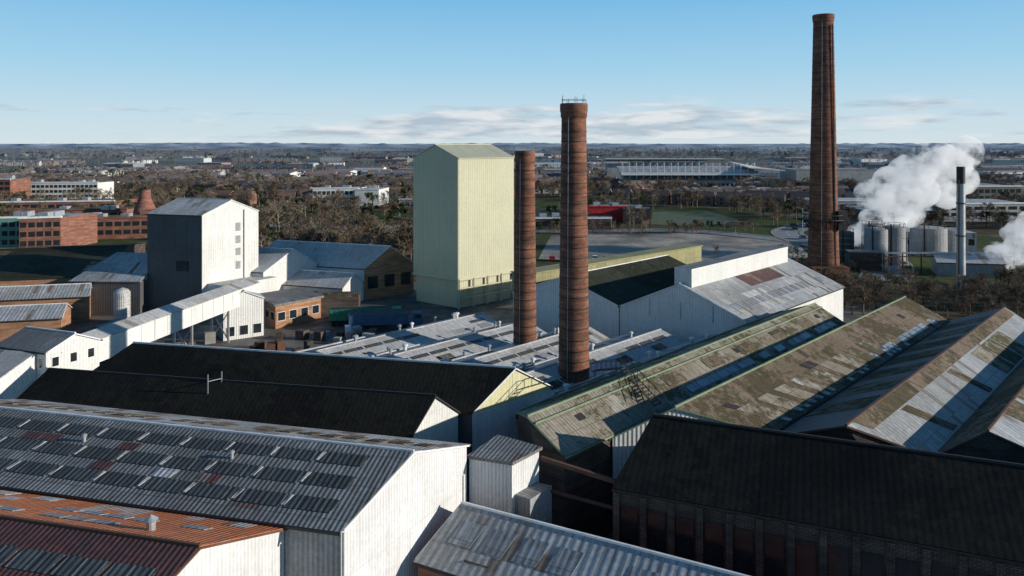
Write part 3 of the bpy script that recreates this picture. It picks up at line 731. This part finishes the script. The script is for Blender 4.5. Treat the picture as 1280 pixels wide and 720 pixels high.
groundmat('field_grass',(.075,.12,.03),(.115,.105,.05),.03,.5)
sheetobj('yard_paving',[(-100,15),(75,15),(75,130),(60,196),(-5,196),(-70,170),(-100,140)],'yard_asphalt',.004)
sheetobj('wasteland',[(8,225),(40,215),(92,228),(100,262),(70,290),(15,284)],'wasteland_rubble',.006)
sheetobj('field',[(60,322),(80,312),(104,340),(100,385),(72,380)],'field_grass',.008)
sheetobj('field',[(-180,210),(-120,205),(-110,235),(-190,240)],'field_grass',.008)
def road(name,pts,w,z=.012):
    b=B(name); pts=[Vector((p[0],p[1],z)) for p in pts]
    sm=[]
    for i in range(len(pts)-1):
        p0=pts[max(i-1,0)];p1=pts[i];p2=pts[i+1];p3=pts[min(i+2,len(pts)-1)]
        for k in range(8):
            t=k/8; sm.append(.5*((2*p1)+(p2-p0)*t+(2*p0-5*p1+4*p2-p3)*t*t+(3*p1-p0-3*p2+p3)*t*t*t))
    sm.append(pts[-1])
    L=[]
    for i,p in enumerate(sm):
        d=(sm[min(i+1,len(sm)-1)]-sm[max(i-1,0)]).normalized(); n=Vector((-d.y,d.x,0)); L.append((p,n))
    for i in range(len(L)-1):
        (p,n),(q,m_)=L[i],L[i+1]
        b.face('carriageway',[p-n*w/2,q-m_*w/2,q+m_*w/2,p+n*w/2],'road_asphalt')
        for s in (-1,1):
            a0=p+n*s*w/2;a1=q+m_*s*w/2;b0=p+n*s*(w/2+1.6);b1=q+m_*s*(w/2+1.6); u=Vector((0,0,.12))
            b.face('pavement',[a0+u,a1+u,b1+u,b0+u],'conc'); b.face('kerb',[a0,a1,a1+u,a0+u],'conc')
        if i%2==0:
            e=Vector((0,0,.004)); b.face('lane_markings',[p-n*.1+e,q-m_*.1+e,q+m_*.1+e,p+n*.1+e],'white')
    b.done(); return sm
rd=road('road',[(95,190),(112,225),(104,262),(112,300),(150,330),(230,338),(420,350)],9)
rd2=road('road',[(-400,330),(-200,320),(-60,312),(10,296),(70,296),(104,262)],8,.02)
for k in range(6): car(rd[6+k*6].x+2,rd[6+k*6].y,1.4)
for k in range(14): car(118+k*3.0,312-.4*k,1.55)
for k in range(10): car(-92+k*3.1,402,1.5)
for k in range(7): car(12+k*3.2,222+U(-1,1),1.5)
for k in range(5): car(-62+k*3.2,121+k*.4,1.3)
for k in range(14):
    p=rd[min(len(rd)-1,3+k*4)]
    b=B('street_lamp'); x,y=p.x+6,p.y
    b.rev('column',x,y,[(.12,0),(.1,4),(.07,9)],8,'steel'); b.beam('arm',(x,y,9),(x-1.5,y,9.4),.09,'steel'); b.box('lantern',(x-1.8,y,9.3),(.7,.3,.15),0,'greywall'); b.done()

b=B('stacked_stillages')
for k in range(46):
    x=U(-58,-20); y=U(112,134)+(x+58)*.15; h=random.choice((.8,1.2,1.6,2.0))
    b.box('crates',(x,y,0),(U(1,2.4),U(1,1.6),h),U(0,3),random.choice(('rustiron','steel','white','conc','brickdark','iron')))
b.done()
b=B('skip_container')
for s in (0,1):
    x=-70+s*7; b.prism('hull',[(x,118),(x+5,118.6),(x+4.8,120.5),(x-.2,120)],.2,1.7,'redp' if s else 'truckgreen','iron')
    for k in range(5): b.beam('ribs',(x+.2+k*1.1,118-.05+k*.13,.2),(x+.2+k*1.1,118-.05+k*.13,1.7),.12,'rustiron')
b.done()

# ------------------------------------------------------------------ vegetation
def vegmat(name,c1,c2):
    m,nt,bs=newmat(name); oi=nt.nodes.new('ShaderNodeObjectInfo'); g=nt.nodes.new('ShaderNodeNewGeometry')
    n=nd(nt,'ShaderNodeTexNoise',Vector=g.outputs['Position'],Scale=.35,Detail=3.)
    c=mix(nt,oi.outputs['Random'],c1,c2); c=mix(nt,1.,c,rng(nt,n.outputs[0],.35,.65,.6,1.4),'MULTIPLY'); c=painted_haze(nt,c)
    nt.links.new(c,bs.inputs['Base Color']); bs.inputs['Roughness'].default_value=1; bs.inputs['Specular IOR Level'].default_value=.05
    M[name]=m
vegmat('bare_twigs',(.11,.08,.055),(.25,.20,.15)); vegmat('evergreen',(.03,.05,.02),(.06,.08,.03))
def treemesh(name,seed,h,mat,ever=False,dens=1.):
    rnd=random.Random(seed); vs=[];fs=[]
    def limb(a,b_,r0,r1,n=4):
        d=(b_-a).normalized(); x=d.orthogonal().normalized(); y=d.cross(x); k=len(vs)
        for (p,r) in ((a,r0),(b_,r1)):
            for i in range(n): t=2*math.pi*i/n; vs.append(tuple(p+x*r*math.cos(t)+y*r*math.sin(t)))
        for i in range(n): j=(i+1)%n; fs.append((k+i,k+j,k+n+j,k+n+i))
    def rv(): return Vector((rnd.gauss(0,1),rnd.gauss(0,1),rnd.gauss(0,1))).normalized()
    top=Vector((rnd.uniform(-.04,.04)*h,rnd.uniform(-.04,.04)*h,h*.8)); f0=.3
    limb(Vector((0,0,-.2)),Vector((0,0,h*f0)),h*.022,h*.016,6); limb(Vector((0,0,h*f0)),top,h*.016,h*.005,5)
    for i in range(15):
        f=f0+(.95-f0)*rnd.random()**.8
        st=Vector((0,0,h*f0)).lerp(top,(f-f0)/(1-f0)); a=rnd.random()*6.28; reach=h*.30*(1.2-(f-f0))*rnd.uniform(.6,1.15)
        dr=Vector((math.cos(a),math.sin(a),rnd.uniform(.4,1.2))).normalized(); en=st+dr*reach
        limb(st,en,h*.009,h*.003)
        for j in range(7):
            s2=st.lerp(en,rnd.uniform(.3,1)); e2=s2+(dr+rv()*.9).normalized()*h*rnd.uniform(.06,.15)
            limb(s2,e2,h*.0035,h*.0015,3)
            for k in range(int((10 if ever else 7)*dens)):
                s3=s2.lerp(e2,rnd.uniform(.2,1)); d3=((dr+rv()*1.1).normalized())*h*(rnd.uniform(.03,.06) if ever else rnd.uniform(.04,.09))
                w=rv().cross(d3).normalized()*h*(.02 if ever else .0045); q=len(vs)
                vs.extend([tuple(s3-w),tuple(s3+w),tuple(s3+d3)]); fs.append((q,q+1,q+2))
    me=bpy.data.meshes.new(name); me.from_pydata(vs,[],fs); me.materials.append(M[mat]); return me
TM=[treemesh('bare_tree_%d'%i,i,10,'bare_twigs') for i in range(5)]
TE=[treemesh('evergreen_%d'%i,50+i,9,'evergreen',True) for i in range(2)]
def wood(name,spots,sc0,sc1,ever=.08):
    e=bpy.data.objects.new(name,None); sc.collection.objects.link(e)
    for (x,y) in spots:
        me=random.choice(TE) if R()<ever else random.choice(TM)
        o=bpy.data.objects.new('tree',me); sc.collection.objects.link(o); o.parent=e
        s=U(sc0,sc1); o.location=(x,y,0); o.scale=(s*U(.9,1.4),s*U(.9,1.4),s); o.rotation_euler=(0,0,U(0,6.28))
KO=[(82,210,550,675),(212,280,555,605),(212,305,425,475),(114,174,474,502),(148,210,366,400),(148,190,316,350),(192,245,335,375),(-116,-70,412,445),(-302,-250,448,470),(-320,-288,425,448),
    (-245,-190,346,384),(-203,-108,236,322),(30,62,318,350),(5,44,296,316),(8,100,212,292),(96,156,190,262),(-62,-40,392,414),(-185,-82,120,236),(60,106,300,385)]
def ok(x,y):
    for a,b_,c_,d_ in KO:
        if a-3<x<b_+3 and c_-8<y<d_+3: return False
    for q in rd[::3]+rd2[::3]:
        if (q.x-x)**2+(q.y-y)**2<90: return False
    return True
def polar(n,y0,y1,t0,t1,thr=-1,sc_=.01):
    out=[]; tries=0
    while len(out)<n and tries<n*12:
        tries+=1
        iv=U(1/y1,1/y0); y=1/iv; x=y*U(t0,t1)
        if noise.noise(Vector((x*sc_,y*sc_,.3)))<thr: continue
        if ok(x,y): out.append((x,y))
    return out
wood('bare_woodland',polar(420,200,560,-.50,-.02),.7,1.25)
wood('bare_woodland',polar(240,205,520,-.72,-.45),.6,1.1)
wood('bare_woodland',polar(430,300,660,.0,.75,-.15),.6,1.1)
wood('roadside_scrub',[(U(66,150),U(150,182)) for _ in range(230)],.3,.65,.05)
wood('roadside_scrub',[(U(86,150),U(120,150)) for _ in range(120)],.3,.55,.05)
wood('roadside_scrub',[p for p in [(U(60,102),U(190,226)) for _ in range(60)]],.25,.5,.1)
wood('roadside_scrub',[(U(10,96),U(283,300)) for _ in range(70)],.3,.6,.2)
wood('town_trees',polar(1500,480,1900,-.75,.75,-.1,.006),.8,1.3,.12)
wood('far_trees',polar(1400,1500,5200,-.75,.75,-.1,.002),1.2,2.0,.12)

# ------------------------------------------------------------------ town houses (one merged mesh)
m,nt,bs=newmat('town_surfaces'); at=nd(nt,'ShaderNodeVertexColor',{'layer_name':'Col'})
g=nt.nodes.new('ShaderNodeNewGeometry'); n=nd(nt,'ShaderNodeTexNoise',Vector=g.outputs['Position'],Scale=.6,Detail=4.)
c=mix(nt,1.,at.outputs[0],rng(nt,n.outputs[0],.3,.7,.7,1.25),'MULTIPLY'); c=painted_haze(nt,c,500,7000)
nt.links.new(c,bs.inputs['Base Color']); bs.inputs['Roughness'].default_value=.85
def town(name,items):
    vs=[];fs=[];cols=[]
    for (x,y,l,w,h,rh,a,wc,rc) in items:
        ca,sa=math.cos(a),math.sin(a); k=len(vs)
        P=lambda px,py,z:(x+ca*px-sa*py,y+sa*px+ca*py,z)
        for px,py in ((-l,-w),(l,-w),(l,w),(-l,w)): vs.append(P(px,py,0))
        for px,py in ((-l,-w),(l,-w),(l,w),(-l,w)): vs.append(P(px,py,h))
        vs.append(P(-l,0,h+rh)); vs.append(P(l,0,h+rh))
        F=[((0,1,5,4),wc),((2,3,7,6),wc),((1,2,6,9,5),wc),((3,0,4,8,7),wc),((4,5,9,8),rc),((6,7,8,9),rc)]
        if h<12:
            for (z0,z1) in ((h*.16,h*.42),(h*.6,h*.85)):
                nw=max(2,int(l/2.2))
                for i in range(nw):
                    cx=-l+(i+.5)*2*l/nw
                    for s in (-1,1):
                        q=len(vs); yy=s*(w+.05)
                        vs.extend([P(cx-.6,yy,z0),P(cx+.6,yy,z0),P(cx+.6,yy,z1),P(cx-.6,yy,z1)]); F.append(((q-k,q-k+1,q-k+2,q-k+3),(.03,.035,.04)))
        for f,cc in F:
            fs.append(tuple(k+i for i in f)); cols+= [cc]*len(f)
    me=bpy.data.meshes.new(name); me.from_pydata(vs,[],fs); ca_=me.color_attributes.new('Col','FLOAT_COLOR','CORNER')
    for i,cc in enumerate(cols): ca_.data[i].color=(*cc,1)
    me.materials.append(m); o=bpy.data.objects.new(name,me); sc.collection.objects.link(o)
WC=[(.26,.13,.09),(.22,.12,.09),(.3,.17,.12),(.65,.63,.6),(.28,.2,.15),(.5,.45,.38)]
RC=[(.10,.075,.065),(.13,.09,.075),(.09,.08,.08),(.15,.09,.065)]
items=[]
streets=0
while streets<300:
    p=polar(1,430,2600,-.75,.75,-.2,.004)
    if not p: continue
    x,y=p[0]; a=random.choice((0.1,.2,1.3,.7,-.4,-.2))+U(-.1,.1); wc=random.choice(WC); rc=random.choice(RC); n=random.randint(2,8)
    for k in range(n):
        xx=x+math.cos(a)*k*12.5; yy=y+math.sin(a)*k*12.5
        if ok(xx,yy): items.append((xx,yy,5.4,4.2,5.2,2.6,a,wc,rc))
    streets+=1
town('town_houses',items)
items=[]
for (x,y) in polar(80,680,3200,-.75,.75,-1):
    s=U(.6,1.5)*(1+y/3000); wc=random.choice(((.7,.7,.7),(.4,.41,.42),(.2,.2,.21),(.55,.55,.5),(.3,.14,.1),(.7,.7,.68)))
    items.append((x,y,16*s,9*s,U(5,8),U(.3,1.5),U(-.3,.3),wc,random.choice(((.28,.28,.28),(.18,.17,.16),(.5,.51,.52),(.2,.17,.15)))))
town('industrial_units',items)

m2,nt,bs=newmat('distant_land'); g=nt.nodes.new('ShaderNodeNewGeometry')
n=nd(nt,'ShaderNodeTexNoise',Vector=g.outputs['Position'],Scale=.006,Detail=8.)
c=mix(nt,rng(nt,n.outputs[0],.4,.6),(.055,.05,.04),(.10,.105,.06)); c=painted_haze(nt,c,500,8000,.92)
nt.links.new(c,bs.inputs['Base Color']); bs.inputs['Roughness'].default_value=1; bs.inputs['Specular IOR Level'].default_value=0
vs=[];fs=[]
for bi,(y0,hh) in enumerate([(1500,8),(2100,9),(2800,10),(3600,13),(4600,18),(6000,26),(8000,38),(11000,54)]):
    step=y0*.004; nx=int(y0*1.7/step); k=len(vs)
    for i in range(nx+1):
        x=-y0*.85+i*step; h=hh*(.6+.45*noise.noise(Vector((x/(y0*.3),bi*3.1,0)))+.3*noise.noise(Vector((x/(y0*.012),bi,5))))
        h=max(.5,h); yy=y0+60*noise.noise(Vector((x*.003,bi,9)))
        vs+=[(x,yy,0),(x,yy+h*.7,h),(x,yy+h*8,0)]
    for i in range(nx):
        a=k+i*3; fs+=[(a,a+3,a+4,a+1),(a+1,a+4,a+5,a+2)]
me=bpy.data.meshes.new('hills'); me.from_pydata(vs,[],fs); me.materials.append(m2); sc.collection.objects.link(bpy.data.objects.new('hills',me))

# ------------------------------------------------------------------ sun + sky
SD=Vector((.985,-.17,0)).normalized(); EL=math.radians(14.5)
sd=Vector((SD.x*math.cos(EL),SD.y*math.cos(EL),math.sin(EL)))
L=bpy.data.lights.new('sun','SUN'); L.energy=5.0; L.angle=math.radians(.5); L.color=(1,.93,.82)
lo=bpy.data.objects.new('sun',L); sc.collection.objects.link(lo); lo.rotation_euler=(-sd).to_track_quat('-Z','Y').to_euler(); lo.location=(300,-50,200)
w=bpy.data.worlds.new('World'); sc.world=w; w.use_nodes=True; nt=w.node_tree; bg=nt.nodes['Background']
sky=nt.nodes.new('ShaderNodeTexSky'); sky.sky_type='NISHITA'; sky.sun_disc=False; sky.sun_elevation=EL
sky.sun_rotation=math.atan2(SD.x,SD.y); sky.altitude=0; sky.air_density=1.0; sky.dust_density=.3; sky.ozone_density=3.
ST=.09
tc=nt.nodes.new('ShaderNodeTexCoord'); sx=nt.nodes.new('ShaderNodeSeparateXYZ'); nt.links.new(tc.outputs['Generated'],sx.inputs[0])
rp=nt.nodes.new('ShaderNodeValToRGB'); nt.links.new(sx.outputs[2],rp.inputs[0])
els=[(0.,(.66,.77,.82)),(.035,(.57,.74,.84)),(.10,(.37,.65,.85)),(.19,(.20,.51,.81)),(.40,(.05,.17,.36)),(1.,(.015,.06,.16))]
rp.color_ramp.elements[0].position=0.; rp.color_ramp.elements[1].position=1.
rp.color_ramp.elements[0].color=(*els[0][1],1); rp.color_ramp.elements[1].color=(*els[-1][1],1)
for p,cc in els[1:-1]:
    e=rp.color_ramp.elements.new(p); e.color=(*cc,1)
clear=mix(nt,1.,rp.outputs[0],tuple([1/ST]*3),'MULTIPLY')
base=mix(nt,.94,sky.outputs[0],clear)
cn=nd(nt,'ShaderNodeTexNoise',Vector=scaled(nt,tc.outputs['Generated'],(7,7,58)),Scale=1.,Detail=10.,Roughness=.6)
zb=math_(nt,'MULTIPLY',rng(nt,sx.outputs[2],.0,.012),rng(nt,sx.outputs[2],.030,.062,1,0))
xb=math_(nt,'MULTIPLY',rng(nt,sx.outputs[0],-.45,-.12),rng(nt,sx.outputs[0],.14,.5,1,.25))
cv=math_(nt,'ADD',cn.outputs[0],math_(nt,'MULTIPLY',math_(nt,'MULTIPLY',zb,xb),.24))
cl=rng(nt,cv,.56,.70)
cm=math_(nt,'MULTIPLY',math_(nt,'MULTIPLY',cl,rng(nt,sx.outputs[2],.0,.008)),rng(nt,sx.outputs[2],.045,.068,.85,0))
cn2=nd(nt,'ShaderNodeTexNoise',Vector=scaled(nt,tc.outputs['Generated'],(14,14,90)),Scale=1.,Detail=7.)
ccol=mix(nt,rng(nt,cn2.outputs[0],.40,.60),(.42/ST,.51/ST,.60/ST),(.78/ST,.80/ST,.82/ST))
col=mix(nt,cm,base,ccol)
nt.links.new(col,bg.inputs[0]); bg.inputs[1].default_value=ST

cam=bpy.data.cameras.new('camera'); co=bpy.data.objects.new('camera',cam); sc.collection.objects.link(co)
co.location=(0,0,35); co.rotation_euler=(math.radians(90),0,0); cam.sensor_width=36; cam.lens=930/1280*36; cam.shift_y=-(360-179)/1280
cam.clip_end=80000; cam.clip_start=.5; sc.camera=co
sc.view_settings.view_transform='Standard'; sc.view_settings.look='None'; sc.view_settings.exposure=0
